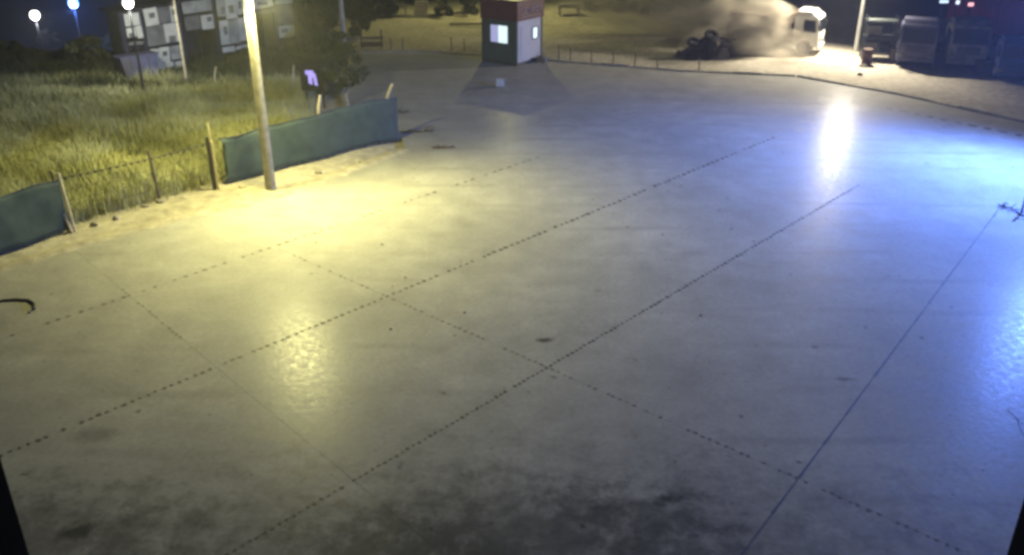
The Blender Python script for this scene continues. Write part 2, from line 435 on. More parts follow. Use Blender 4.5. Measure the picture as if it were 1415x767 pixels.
# ------------------------------------------------------------------ lamps of the place
def lamp_light(name, parent, loc, aim, power, col, size=R(160), blend=.8, radius=.14):
    d = bpy.data.lights.new(name, 'SPOT' if size else 'POINT'); d.energy = power; d.color = col; d.shadow_soft_size = radius
    if size: d.spot_size = size; d.spot_blend = blend
    o = bpy.data.objects.new(name, d); C.objects.link(o); o.parent = parent; o.location = loc
    o.rotation_euler = (Vector(aim)-Vector(loc)).to_track_quat('-Z', 'Y').to_euler()
    return o
def street_lamp(label, foot, h, r0, r1, pole_mat, aim, power, col, group=None, size=R(160), lens_str=30, reach=.55, lean=(0, 0), blend=.8, radius=.14, fill=0, fill_aim=(0, 0, 0)):
    t = thing('street_lamp', label, 'street lamp', foot, group=group)
    ad = Vector(aim)-Vector(foot); ad.z = 0; ad.normalize()
    n = 8; MB().tube([(lean[0]*k/n, lean[1]*k/n, -.15+(h+.3)*k/n) for k in range(n+1)], [r0+(r1-r0)*k/n for k in range(n+1)], 14).build('pole', pole_mat, t, True)
    top = Vector((lean[0], lean[1], h))
    MB().tube([top+Vector((0, 0, -.3)), top+ad*reach*.4+Vector((0, 0, .12)), top+ad*reach+Vector((0, 0, .12))], .03, 8).build('bracket', M['steel'], t, True)
    hp = top+ad*(reach+.22)+Vector((0, 0, .10)); ang = math.atan2(ad.y, ad.x)
    hd = MB().box(hp, (.62, .32, .12), rz=ang, ry=R(12), bev=.03).build('lamp_head', M['steel'], t)
    lm = bpy.data.materials.new('lit_lens'); lm.use_nodes = True; b = lm.node_tree.nodes['Principled BSDF']
    b.inputs['Emission Color'].default_value = (*col, 1); b.inputs['Emission Strength'].default_value = lens_str
    MB().box(hp+Vector((0, 0, -.075)), (.48, .25, .02), rz=ang, ry=R(12)).build('lens', lm, hd)
    lp = hp+Vector((0, 0, -.26))
    lamp_light('flood_light', t, lp, Vector(aim)-Vector(foot), power, col, size, blend, radius)
    if fill:                                   # added second head and point light, to brighten field and yard
        sa = Vector(fill_aim)-Vector(foot); sa.z = 0; sa.normalize(); h2 = top+sa*.5+Vector((0, 0, .10)); an2 = math.atan2(sa.y, sa.x)
        hd2 = MB().box(h2, (.5, .3, .12), rz=an2, ry=R(12), bev=.03).build('lamp_head', M['steel'], t)
        MB().box(h2+Vector((0, 0, -.075)), (.40, .24, .02), rz=an2, ry=R(12)).build('lens', lm, hd2)  # lens of the added second head
        lamp_light('field_fill_light', t, h2+Vector((0, 0, -.26)), Vector(fill_aim)-Vector(foot), fill, col, R(165), .9, radius)
        lamp_light('yard_fill_light', t, lp, Vector(aim)-Vector(foot), fill*.6, col, None, 1, radius)  # extra point light added at the first head to lift the yard
    return t
WARM, WHITE, BLUE = (1., .93, .36), (1., .90, .72), (.13, .265, 1.)
f1 = G(374, 259); f1.z = ground_z(f1.x, f1.y)
street_lamp('thick pale leaning pole with a warm floodlight beside the green net', f1, 6.7, .19, .14, M['pole'], G(660, 350), 9300, WARM, size=R(145), blend=1., fill=3800, fill_aim=G(200, 275), lens_str=40)
f2 = G(1182, 71)
street_lamp('slim grey lamp post on the sand beyond the dusty lorry', f2, 6.0, .12, .09, M['white'], G(1090, 96), 14000, WHITE, size=R(150), blend=1., reach=.5, lens_str=40)
f3 = G(1500, 232)
street_lamp('tall lamp post with a blue white floodlight at the side of the yard', f3, 7.0, .12, .09, M['steel'], G(1240, 300), 34000, BLUE, size=R(172), blend=.8, lens_str=40)
f4 = G(703, 19)
street_lamp('tall lamp post standing behind the red topped kiosk', f4, 10., .10, .07, M['steel'], G(706, 30), 3800, WARM, size=R(165), lens_str=40, reach=.3, radius=.25)
# plain pole without lamp near the trees
fp = G(476, 66)
t = thing('utility_pole', 'bare grey utility pole behind the leafy sapling', 'pole', fp)
MB().tube([(0, 0, -.2), (0, 0, 3), (0, 0, 7.5)], [.15, .14, .11], 12).build('pole', M['steel'], t, True)
MB().box((0, 0, 7.2), (1.4, .1, .1)).build('crossarm', M['steel'], t)
for s in (-.55, .55): MB().lathe([(.03, 0), (.05, .05), (.03, .1), (.05, .15), (.01, .2)], (s, 0, 7.25), 8).build('insulator', M['white'], t)

# globe lamps on the low land behind the bank
def globe_lamp(label, px, py, Y, col, strength, power, rad, base_z=None):
    c = at(px, py, Y); gz = ground_z(c.x, c.y) if base_z is None else base_z
    t = thing('globe_lamp', label, 'lamp', (c.x, c.y, gz))
    h = c.z-gz
    MB().tube([(0, 0, -.2), (0, 0, h*.5), (0, 0, h-rad*.8)], [.07, .055, .045], 8).build('pole', M['dark'], t, True)
    gm = bpy.data.materials.new('globe_glow'); gm.use_nodes = True; b = gm.node_tree.nodes['Principled BSDF']
    b.inputs['Emission Color'].default_value = (*col, 1); b.inputs['Emission Strength'].default_value = strength
    gl = MB().lathe([(.05, -1), (.5, -.87), (.87, -.5), (1, 0), (.87, .5), (.5, .87), (.05, 1)], n=14).build('globe', gm, t, True); gl.scale = (rad,)*3
    gl.location = (0, 0, h)
    MB().lathe([(.10, 0), (.12, .05), (.05, .12)], (0, 0, h+rad*.9), 10).build('cap', M['dark'], t)
    d = bpy.data.lights.new('globe_light', 'POINT'); d.energy = power; d.color = col; d.shadow_soft_size = rad
    o = bpy.data.objects.new('globe_light', d); C.objects.link(o); o.parent = t; o.location = (0, 0, h-rad*1.6)
    return t
globe_lamp('white globe lamp on a thin post beyond the grassy bank', 48, 21, 74, (1, .98, .95), 9, 1500, .36)
globe_lamp('blue globe lamp shining over the dark low land', 101, 4, 80, (.10, .25, 1.), 9, 5000, .40)
globe_lamp('bright pale globe lamp close to the end of the patched shed', 177, 4, 42.5, (1, 1, .86), 14, 1000, .22)

# ------------------------------------------------------------------ fence, posts and shade nets
def fpt(px, py):                                 # foot on the fence line for a picture column
    return G(px, py)
fence = thing('wire_fence', 'open strand wire fence with leaning posts between the two green nets', 'fence', (0, 0, 0))
def post(p, h, r, mt, lean=(0, 0), parent=fence, name='post', n=8):
    z = ground_z(p.x, p.y)
    MB().tube([(p.x, p.y, z-.15), (p.x+lean[0]*.5, p.y+lean[1]*.5, z+h*.5), (p.x+lean[0], p.y+lean[1], z+h)], [r, r*.92, r*.85], n).build(name, mt, parent, True)
post(G(104, 320), 1.95, .05, M['wood'], (-.12, 0)); post(G(96, 320), 2.0, .05, M['darkwood'], (-.15, 0))
post(G(101, 322), 1.75, .04, M['wood'], (-.45, .1), name='brace')
post(G(221, 277), 1.75, .055, M['darkwood'], (-.1, 0)); post(G(297, 262), 1.9, .075, M['dark'], (0, 0)); post(G(302, 262), 1.75, .045, M['wood'], (0, 0))
post(G(297, 262)+Vector((.0, .25, 0)), 2.3, .035, M['wood'])
A_, B_ = G(98, 318), G(300, 260)
def sag(a, b, za, zb, s, n=10):
    return [Vector((a.x+(b.x-a.x)*k/n, a.y+(b.y-a.y)*k/n, za+(zb-za)*k/n-s*4*(k/n)*(1-k/n))) for k in range(n+1)]
for z in (.25, .6, .95, 1.3):
    MB().tube(sag(A_, B_, z, z, .04), .007, 5).build('strand', M['wire'], fence)
MB().tube(sag(A_, B_, 1.72, 1.68, .06), .011, 5).build('strand', M['wire'], fence)
tp = sag(A_, B_, 1.72, 1.68, .06, 44)
for k in range(1, 44, 2):                       # twisted rags tied along the top strand
    a, b = tp[k], tp[k+1]; MB().tube([a, (a+b)/2+Vector((0, 0, -.03)), b], [.02, .045, .02], 6).build('tie', M['black'], fence)
for k in range(18):                             # vertical mesh wires
    a = A_+(B_-A_)*(k+.5)/18; MB().tube([a+Vector((0, 0, .05)), a+Vector((0, 0, 1.66))], .004, 4).build('mesh_wire', M['wire'], fence)
def net(label, a, b, h0, h1, n, seed, rip=False):
    rnd = random.Random(seed); nz = 10; L_ = (b-a).length; d = (b-a)/L_; q = Vector((-d.y, d.x, 0)); vv, ff = [], []
    for i in range(n+1):
        t = i/n; top = h0+(h1-h0)*t+.02*math.sin(t*n*.5+seed)-.04*abs(math.sin(t*math.pi*L_/2.2)); bot = .04+.05*abs(math.sin(i*1.3+seed))+rnd.uniform(0, .03)
        base = a+d*(L_*t)
        for k in range(nz+1):
            s = k/nz; z = bot+(top-bot)*s
            wv = .035*math.sin(t*L_*2.1+2*s+seed)*(1-.6*s)+.03*mnoise.noise(Vector((t*L_*1.5, z*2, seed)))
            off = q*wv + (d*(.35*math.sin(s*math.pi)**.7*(1 if rip else 0)) if i == 0 else Vector())
            vv.append(tuple(base+off+Vector((0, 0, z+ground_z(base.x, base.y)))))
    for i in range(n):
        for k in range(nz):
            x0 = i*(nz+1)+k; ff.append((x0, x0+nz+1, x0+nz+2, x0+1))
    t_ = thing('shade_net', label, 'net', (0, 0, 0), group=None)
    o = pydata('fabric', vv, ff, M['net'], t_); so_ = o.modifiers.new('s', 'SOLIDIFY'); so_.thickness = .004
    for p in o.data.polygons: p.use_smooth = True
    tv = [vv[i*(nz+1)+nz] for i in range(n+1)]
    MB().tube(tv, .014, 5).build('hem_rope', M['dark'], t_)
    return t_
NA, NB = G(310, 257), G(552, 193)
net('long dark green shade net stretched behind the thick lamp pole', NA, NB, 1.72, 1.95, 60, 1.7, True)
net('short dark green shade net at the dark end of the wire fence', G(-140, 402), G(97, 321), 1.75, 1.78, 40, 4.2)
# bent pale posts carrying the long net
for lbl, px, py, h, ln in (('bent pale wooden post rising above the long net below the violet light', 434, 228, 2.5, .12), ('bent pale wooden post at the free end of the long net', 545, 197, 2.45, .25),
                           ('pale wooden post at the corner of the short dark net', -60, 375, 2.1, 0)):
    p = (NA+(NB-NA)*((px-310)/242*(1.06 if px < 500 else .985)) if px > 300 else G(px, py))+fnor*.2; z = ground_z(p.x, p.y)
    o = MB().tube([(p.x, p.y, z-.2), (p.x, p.y, z+h*.5), (p.x, p.y, z+h*.78), (p.x+ln*.5, p.y, z+h*.9), (p.x+ln, p.y, z+h)], [.06, .058, .055, .055, .05], 8).build('fence_post', M['wood'], None, True)
    tag(o, lbl, 'post')
# ------------------------------------------------------------------ grass of the field
def grass(name, label, n, region, hmin, hmax, mt, seed, dens=None, wd=.02):
    rnd = random.Random(seed); vv, ff = [], []; k = 0; tries = 0
    while k < n and tries < n*12:
        tries += 1
        px, py = region(rnd); g = G(px, py)
        if beyond_fence(g.x, g.y) < .75 or poly_dist(g.x, g.y, YARD) < .3: continue
        if dens and rnd.random() > dens(g.x, g.y): continue
        z = ground_z(g.x, g.y)
        for _ in range(3):
            x = g.x+rnd.gauss(0, .12); y = g.y+rnd.gauss(0, .12)
            if beyond_fence(x, y) < .6: continue
            hh = rnd.uniform(hmin, hmax)*(.75+.6*mnoise.noise(Vector((x*.35, y*.35, seed)))); a = rnd.uniform(0, 6.28); l = rnd.gauss(0, .28)*hh; l2 = rnd.gauss(0, .28)*hh
            dx, dy = math.cos(a)*wd, math.sin(a)*wd; b = len(vv)
            vv += [(x-dx, y-dy, z-.05), (x+dx, y+dy, z-.05), (x+l*.4+dx*.7, y+l2*.4+dy*.7, z+hh*.6), (x+l*.4-dx*.7, y+l2*.4-dy*.7, z+hh*.6), (x+l, y+l2, z+hh)]
            ff += [(b, b+1, b+2, b+3), (b+3, b+2, b+4)]
        k += 1
    o = pydata(name, vv, ff, mt); tag(o, label, 'grass', kind='stuff'); return o
def reg_near(r): return r.uniform(-60, 430), r.uniform(118, 345)
def reg_far(r): return r.uniform(-60, 480), 66+62*r.random()**.8
patch = lambda x, y: .25+.9*max(0, .5+mnoise.noise(Vector((x*.3, y*.3, 5))))
grass('dry_grass', 'tall dry yellowish grass filling the field behind the fence', 26000, reg_near, .45, 1.05, M['grass'], 3, patch, .018)
grass('green_grass', 'darker low grass at the back of the field before the shed', 11000, reg_far, .25, .7, M['grassd'], 9, None, .03)

# ------------------------------------------------------------------ trees, shrubs
def crown_mesh(name, mt, parent, clumps, leaves, size, rnd):
    vv, ff = [], []
    for (cx, cy, cz, r) in clumps:
        for _ in range(leaves):
            v = Vector((rnd.gauss(0, 1), rnd.gauss(0, 1), rnd.gauss(0, 1))).normalized()*r*rnd.random()**.45; v.z *= .8
            c = Vector((cx, cy, cz))+v; a = Vector((rnd.gauss(0, 1), rnd.gauss(0, 1), rnd.gauss(0, 1))).normalized(); b = a.cross(Vector((rnd.gauss(0, 1), rnd.gauss(0, 1), .3))).normalized()
            s = size*rnd.uniform(.6, 1.3); k = len(vv)
            vv += [tuple(c-a*s), tuple(c+b*s*.45), tuple(c+a*s), tuple(c-b*s*.45)]; ff.append((k, k+1, k+2, k+3))
    return pydata(name, vv, ff, mt, parent)
def tree(name, label, foot, h, r, mt, bark, seed, trunk_r=.1, clear=.35, nclump=22, leaves=90, size=.13, group=None, cat='tree'):
    rnd = random.Random(seed); t = thing(name, label, cat, foot, group=group)
    m = MB(); th = h*.72
    pts = [(rnd.gauss(0, .04)*k, rnd.gauss(0, .04)*k, -.15+th*k/5) for k in range(6)]
    m.tube(pts, [trunk_r*(1-.13*k) for k in range(6)], 8)
    clumps = []
    for i in range(nclump):
        a = rnd.uniform(0, 6.28); zz = clear*h+(h*(1-clear))*rnd.random(); f = (zz/h-clear)/(1-clear)
        rr = r*(.45+.9*math.sin(math.pi*min(1, f*.85+.1)))*rnd.random()**.5*.85
        c = (math.cos(a)*rr, math.sin(a)*rr, min(zz, h-.15*r)); clumps.append((*c, r*rnd.uniform(.22, .42)))
        if i < 9:
            b = pts[min(5, 2+i % 4)]; m.tube([b, ((b[0]+c[0])/2, (b[1]+c[1])/2, (b[2]+c[2])/2+.1), c], [trunk_r*.45, trunk_r*.3, trunk_r*.12], 5)
    m.build('trunk', bark, t, True)
    crown_mesh('crown', mt, t, clumps, leaves, size, rnd)
    return t
fs = G(482, 150); fs.z = ground_z(fs.x, fs.y)
tree('sapling', 'leafy young tree with a pale trunk behind the long green net', G(481, 151), 2.9, 1.0, M['leafs'], M['barkp'], 5, .07, .38, 20, 80, .10)
for i, (px, py, h, r, lb) in enumerate([(456, 80, 3.0, .85, 'dark bushy tree just left of the bare utility pole'), (440, 52, 3.0, .9, 'dark tree in the gap past the end of the patched shed'),
                                        (496, 50, 2.6, 1.0, 'small dark tree right behind the bare utility pole')]):
    tree('broadleaf_tree', lb, far_ground(px, py), h, r, M['leaf'], M['bark'], 20+i, .13, .12, 34, 90, .17, group='dark trees by the shed')
for i, (px, py, h, r, lb) in enumerate([(528, 24, 2.0, 1.2, 'dark shrub on the far side of the lit dirt strip next to the utility pole'), (560, 22, 2.4, 1.2, 'dark olive shrub between the far shrubs and pale crate stack'),
                                        (612, 22, 2.1, 1.1, 'olive shrub between the pale crate stack and kiosk'), (648, 20, 2.4, 1.1, 'yellow lit shrub close behind the kiosk corner'),
                                        (815, 12, 3.0, 1.5, 'grey green shrub beyond the white table'), (862, 14, 3.2, 1.6, 'dim shrub in the dusty air left of the dark heap'),
                                        (908, 20, 3.0, 1.4, 'dark shrub standing in the dust behind the dark heap'), (950, 14, 3.4, 1.6, 'dark shrub behind the dust trail of the lorry'), (1010, 6, 3.0, 1.8, 'dark shrub behind the lorry tipper body')]):
    tree('shrub', lb, far_ground(px, py), h, r, M['leafy'] if i in (2, 3, 4) else M['leaf'], M['bark'], 50+i, .05, .05, 18, 80, .15, group='shrubs beyond the yard', cat='shrub')
for i, (px, py, h, r, lb) in enumerate([(66, 62, 1.5, .9, 'rounded bush on the bank beside the white globe lamp'), (20, 86, 1.1, .8, 'low bush on the bank lit by the white globe lamp'), (120, 86, 1.2, 1.0, 'pale weedy bush in front of the bank'), (150, 66, 1.3, .9, 'bush near the end of the patched shed')]):
    tree('bush', lb, far_ground(px, py), h, r, M['leafy'], M['bark'], 80+i, .04, .05, 14, 70, .13, group='bushes on the bank', cat='bush')

# ------------------------------------------------------------------ patched shed
s0, s1 = far_ground(182, 108), far_ground(412, 73)
sdir = Vector((s1.x-s0.x, s1.y-s0.y, 0)); SL = sdir.length; sang = math.atan2(sdir.y, sdir.x)
sz = min(s0.z, s1.z, 0)
shed = thing('shed', 'long open fronted shed patched with pale sheets between dark posts', 'shed', (s0.x, s0.y, sz), sang)
def su(px):                                      # picture column to metres along the facade
    lo, hi = 0., 1.
    for _ in range(30):
        mid = (lo+hi)/2; p = s0+(s1-s0)*mid; q = 707.5+F*p.x/(p.y*math.cos(PITCH)+(H-p.z)*math.sin(PITCH))
        if q < px: lo = mid
        else: hi = mid
    return lo*SL
SH0, SH1, SD = 3.5, 4.2, 1.3
top = lambda u: SH0+(SH1-SH0)*u/SL
for px in (181, 208, 259, 304, 347, 385, 412):
    u = su(px); MB().box((u, 0, top(u)/2-.1), (.13, .13, top(u)+.2)).build('post', M['dark'], shed)
    MB().box((u, SD, top(u)/2-.1), (.13, .13, top(u)+.2)).build('post', M['dark'], shed)
m = MB().box((SL/2, SD+.12, SH0/2), (SL, .06, SH0)); m.build('back_wall', M['roof'], shed)
MB().box((-.12, SD/2, SH0/2), (.05, SD, SH0)).build('end_wall', M['roof'], shed)
tl = math.atan2(SH1-SH0, SL)
roof = MB().box((SL/2, SD/2-.05, (SH0+SH1)/2+.12), (SL+.7, SD+.9, .05), ry=-tl).build('roof', M['roof'], shed)
for k in range(22):
    u = (k+.5)/22*SL; MB().box((u, SD/2-.05, top(u)+.165), (.1, SD+.86, .05), ry=-tl).build('roof_rib', M['roof'], roof)
rnd = random.Random(4)
for (x0, x1, zb, ncol) in ((184, 206, 1.75, 1), (211, 256, .1, 2), (263, 302, 2.1, 1), (308, 345, .75, 2), (350, 384, 2.4, 1), (387, 410, 1.0, 1)):
    u0, u1 = su(x0), su(x1); zt = top((u0+u1)/2)-.02
    z = zt; row = 0
    while z > zb+.2:
        hh = min(z-zb, rnd.uniform(.45, 1.5)); c = u0
        while c < u1-.05:
            wd = min(u1-c, rnd.uniform(.5, 1.0) if ncol > 1 or rnd.random() < .4 else (u1-u0))
            if u1-c-wd < .3: wd = u1-c
            r_ = rnd.random(); mt = M['plastic'] if r_ < .66 else M['plastic2'] if r_ < .84 else M['plastic3']
            dz = rnd.uniform(0, .22)                  # uneven lower edges
            MB().box((c+wd/2, -.09-rnd.uniform(0, .05), z-(hh-dz)/2), (wd-rnd.uniform(-.06, .10), .018, hh-dz-rnd.uniform(-.05, .1)), ry=rnd.gauss(0, .03)).build('sheet', mt, shed)
            if rnd.random() < .35: MB().box((c+wd*rnd.uniform(.3, .7), -.155, z-hh*rnd.uniform(.3, .7)), (wd*.4, .012, hh*.3), ry=rnd.gauss(0, .05)).build('patch', M['plastic3'], shed)
            c += wd
        z -= hh; row += 1
# a pale stake and a slim pole before the shed
o = MB().tube([(0, 0, -.1), (.02, 0, 2.2), (0, 0, 4.3)], [.07, .06, .05], 8).build('slim_pole', M['wood'], None, True, far_ground(259, 121)); tag(o, 'slim pale pole standing upright before the patched shed', 'pole')
o = MB().tube([(0, 0, -.1), (-.05, 0, .6), (.1, 0, 1.15)], [.05, .05, .04], 8).build('stake', M['wood'], None, True, far_ground(300, 124)); tag(o, 'short bent pale stake in the grass before the shed', 'stake')
o = MB().tube([(0, 0, -.1), (.1, 0, .7), (.22, 0, 1.5)], [.05, .05, .04], 8).build('stake', M['wood'], None, True, far_ground(404, 132)); tag(o, 'leaning thin stake beside the dark cabinet', 'stake')
# violet grey skip at the end of the shed
p = far_ground(188, 107)
sk = thing('skip', 'violet grey steel skip standing in front of the patched shed', 'skip', (p.x, p.y, p.z), sang); sk.scale = (.8, .7, .95)
MB().prism([(-1.1, .12), (.95, .12), (1.2, 1.3), (-1.35, 1.3)], -1.35, -.1, .02).build('tub', M['violetbody'], sk)
MB().box((-.07, -.725, 1.32), (2.62, 1.33, .07)).build('rim', M['violetbody'], sk)
for u in (-.7, -.1, .5): MB().box((u, -1.38, .7), (.08, .06, 1.1)).build('rib', M['violetbody'], sk)
for u in (-.8, .7): MB().box((u, -.72, .03), (.16, 1.1, .2)).build('skid', M['dark'], sk)

# ------------------------------------------------------------------ dark cabinet with the violet light
p = far_ground(437, 148)
cb = thing('cabinet', 'dark metal cabinet with a small violet lit display behind the net', 'cabinet', p, R(-8))
for s in (-.4, .4): MB().box((s, 0, .4), (.08, .08, 1.0)).build('leg', M['dark'], cb)
MB().box((0, 0, 1.35), (1.15, .45, 1.1), bev=.03).build('case', M['dark'], cb)
MB().box((0, -.05, 1.95), (1.3, .65, .06), bev=.01).build('hood', M['dark'], cb)
MB().box((.02, -.235, 1.42), (.74, .02, .86)).build('display_back', M['glass'], cb)
ds = MB().prism([(-.28, 1.78), (-.28, 1.58), (-.16, 1.58), (-.16, 1.18), (.02, 1.12), (.02, 1.45), (.09, 1.45), (.13, 1.10), (.28, 1.08), (.20, 1.62), (.10, 1.70), (.10, 1.78)], -.262, -.25).build('display', M['violet'], cb)

# ------------------------------------------------------------------ kiosk
kc = G(714, 91); KA = R(36.5); KS = 2.42
kiosk = thing('kiosk', 'small white guard kiosk with a red fascia and lit windows', 'kiosk', (kc.x, kc.y, 0), 0)
# local axes: e1 runs along the window side (to the left), e2 along the door side (to the right)
e1 = Vector((-math.cos(KA), math.sin(KA), 0)); e2 = Vector((math.sin(KA), math.cos(KA), 0))
a1, a2 = math.atan2(e1.y, e1.x), math.atan2(e2.y, e2.x)
ctr = (e1+e2)*KS/2; ZV = Vector((0, 0, 1))
MB().box(ctr+ZV*.06, (KS+.12, KS+.12, .14), rz=a1).build('plinth', M['cabin_dark'], kiosk)
def side(o, along, length, normal, ang, z0, z1, name, mt, off=0., th=.05):
    return MB().box(o+along*length/2+normal*(off)+ZV*(z0+z1)/2, (length, th, z1-z0), rz=ang).build(name, mt, kiosk)
n1, n2 = -e2, -e1                                # outward normals of the window side and the door side
gz0, gz1 = .13, 2.42
def wall_with_hole(along, ang, nrm, origin, u0, u1, w0, w1, mt):
    wl = MB()
    for (a, b, c, d) in ((0, u0, gz0, gz1), (u1, KS, gz0, gz1), (u0, u1, gz0, w0), (u0, u1, w1, gz1)):
        if b-a < .01: continue
        wl.box(origin+along*(a+b)/2-nrm*.03+ZV*(c+d)/2, (b-a-.0005, .06, d-c-.0005), rz=ang)
    return wl.build('wall', mt, kiosk)
W1 = (.58, 1.92, 1.12, 2.18); W2 = (1.50, 2.08, 1.25, 1.95)
O0 = Vector((0, 0, 0))
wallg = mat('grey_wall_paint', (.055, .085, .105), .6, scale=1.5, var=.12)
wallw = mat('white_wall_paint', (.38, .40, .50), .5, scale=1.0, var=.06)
wall_with_hole(e1, a1, n1, O0, *W1, wallg); wall_with_hole(e2, a2, n2, O0, *W2, wallw)
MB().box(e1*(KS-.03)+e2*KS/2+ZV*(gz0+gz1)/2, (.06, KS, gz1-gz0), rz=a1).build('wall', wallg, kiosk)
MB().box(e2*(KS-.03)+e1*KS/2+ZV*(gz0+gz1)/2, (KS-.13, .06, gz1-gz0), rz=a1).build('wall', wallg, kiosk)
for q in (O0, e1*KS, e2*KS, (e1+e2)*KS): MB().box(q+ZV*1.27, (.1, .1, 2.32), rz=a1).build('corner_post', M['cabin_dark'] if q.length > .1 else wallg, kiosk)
def window(along, ang, nrm, W, panes):
    u0, u1, w0, w1 = W; fr = MB()
    for (a, b, c, d) in ((u0, u1, w0, w0+.05), (u0, u1, w1-.05, w1), (u0, u0+.05, w0+.05, w1-.05), (u1-.05, u1, w0+.05, w1-.05)):
        fr.box(along*(a+b)/2+nrm*.005+ZV*(c+d)/2, (b-a, .07, d-c), rz=ang)
    f = fr.build('window', M['cabin_dark'], kiosk)
    n = len(panes); t0 = u0+.05
    for i, (fr_, pm) in enumerate(panes):
        wv = (u1-u0-.1)*fr_
        MB().box(along*(t0+wv/2)-nrm*.02+ZV*(w0+w1)/2, (wv-.012, .012, w1-w0-.1), rz=ang).build('pane', pm, f); t0 += wv
window(e1, a1, n1, W1, [(.55, M['pane_b']), (.45, M['pane_v'])]); window(e2, a2, n2, W2, [(1, M['pane_b'])])
# door outline, step and hardware on the white side
MB().box(e2*.80+n2*.012+ZV*1.13, (.82, .02, 1.98), rz=a2).build('door', wallw, kiosk)
MB().box(e2*1.12+n2*.03+ZV*1.1, (.10, .04, .03), rz=a2).build('door_handle', M['steel'], kiosk)
MB().box(e2*1.85+n2*.25+ZV*.2, (.9, .4, .06), rz=a2).build('step', M['dark'], kiosk)
MB().box(e2*1.85+n2*.25+ZV*.08, (.8, .3, .18), rz=a2).build('step_base', M['dark'], kiosk)
fas = MB().box(ctr+ZV*2.98, (KS+.22, KS+.22, 1.08), rz=a1, bev=.02).build('fascia', M['red'], kiosk)
MB().box(ctr+ZV*3.55, (KS+.32, KS+.32, .06), rz=a1).build('roof_cap', M['red'], fas)
# pale illegible script on the door side of the fascia
def stroke(pts, r=.028):
    MB().tube([e2*u+n2*.125+ZV*z for u, z in pts], r, 6).build('letter', M['letter'], fas)
def loopl(u, z, s): return [(u+s*math.cos(a), z+s*1.1*math.sin(a)) for a in [k*math.pi/5-.4 for k in range(10)]]
stroke([(.30, 3.28), (.27, 2.78), (.52, 2.80)]); stroke(loopl(.72, 2.96, .14)); stroke([(.92, 3.05), (.98, 2.84), (1.06, 3.05), (1.14, 2.84), (1.2, 3.05)])
stroke([(1.34, 2.80), (1.34, 3.26), (1.52, 3.24), (1.55, 3.08), (1.36, 3.02)]); stroke(loopl(1.76, 2.96, .12)); stroke([(1.98, 2.84), (2.0, 3.06), (2.14, 3.06)]); stroke([(2.2, 2.84), (2.24, 3.2)])
stroke([(.3, 2.64), (1.2, 2.66), (2.2, 2.62)], .014)
# added pale block standing in for window light in the kiosk shadow
p = G(691, 119); o = MB().box((0, 0, .19), (.42, .24, .4), bev=.02).build('window_light_patch', M['window_light'], None, False, (p.x, p.y, 0)); o.rotation_euler.z = .1
tag(o, 'pale block standing in for window light on the ground before the kiosk', 'block')
p = G(752, 87); o = MB().lathe([(.13, 0), (.16, .3), (.17, .32), (.15, .33)], n=12).build('bucket', M['offwhite'], None, True, (p.x, p.y, 0)); tag(o, 'small pale bucket at the white corner of the kiosk', 'bucket')

# ------------------------------------------------------------------ stakes along the far edge
grp = 'stakes along the far kerb'
proto = MB().tube([(0, 0, -.25), (.01, 0, .25), (0, .01, .62)], [.04, .037, .035], 7).build('boundary_stake', M['darkwood'], None, True)
spots = [(540, 70), (556, 70), (624, 72), (642, 74), (772, 84), (788, 86), (817, 88), (847, 91), (877, 92), (908, 95), (966, 99)]
for i, (px, py) in enumerate(spots):
    o = proto if i == 0 else proto.copy()
    if i: C.objects.link(o)
    p = G(px, py-1.5); o.location = (p.x, p.y+.05, ground_z(p.x, p.y+.3)+.1); o.rotation_euler = (random.gauss(0, .06), random.gauss(0, .06), 0)
    tag(o, 'short dark wooden stake behind the far kerb of the yard', 'stake', grp)
# timber barrier left of the lit strip
p = G(514, 66); tb = thing('timber_barrier', 'low timber barrier with one rail at the edge of the lit dirt', 'barrier', (p.x, p.y, 0), 0)
for s in (-.62, .62): MB().box((s, 0, .5), (.1, .1, 1.2)).build('post', M['darkwood'], tb)
MB().box((0, -.06, .62), (1.5, .05, .14)).build('rail', M['darkwood'], tb)
MB().box((0, -.06, .22), (1.4, .05, .3)).build('board', M['rust'], tb)
p = G(644, 35); o = MB().box((0, 0, .08), (2.3, .35, .12), bev=.01).build('plank', M['darkwood'], None, False, (p.x, p.y, 0.02)); tag(o, 'dark plank lying on the lit dirt beside the kiosk', 'plank')
# crates far behind
p = G(582, 24)
for i, (dx, z, lb) in enumerate([(0, 0, 'pale wooden crate at the bottom of the far stack'), (.06, .62, 'pale wooden crate on top of the far stack')]):
    cr = thing('crate', lb, 'crate', (p.x+dx, p.y, z+.02), .15*i, 'crates of the far stack')
    MB().box((0, 0, .3), (.86, .66, .54)).build('liner', M['darkwood'], cr)
    for zz in (.09, .3, .51): MB().box((0, -.345, zz), (.94, .03, .15)).build('slat', M['wood'], cr)
    for s in (-.45, .45): MB().box((s, -.372, .3), (.08, .025, .6)).build('batten', M['wood'], cr)
# white table beyond the kiosk
p = G(786, 21); tbw = thing('table', 'white topped table standing on dirt right of the kiosk', 'table', (p.x, p.y, 0), .1)
MB().box((0, 0, .82), (1.6, .8, .06), bev=.01).build('top', M['offwhite'], tbw)
MB().box((0, -.36, .68), (1.46, .03, .2)).build('apron', M['offwhite'], tbw)
for sx in (-.7, .7):
    for sy in (-.32, .32): MB().box((sx, sy, .36), (.08, .08, .86)).build('leg', M['offwhite'], tbw)

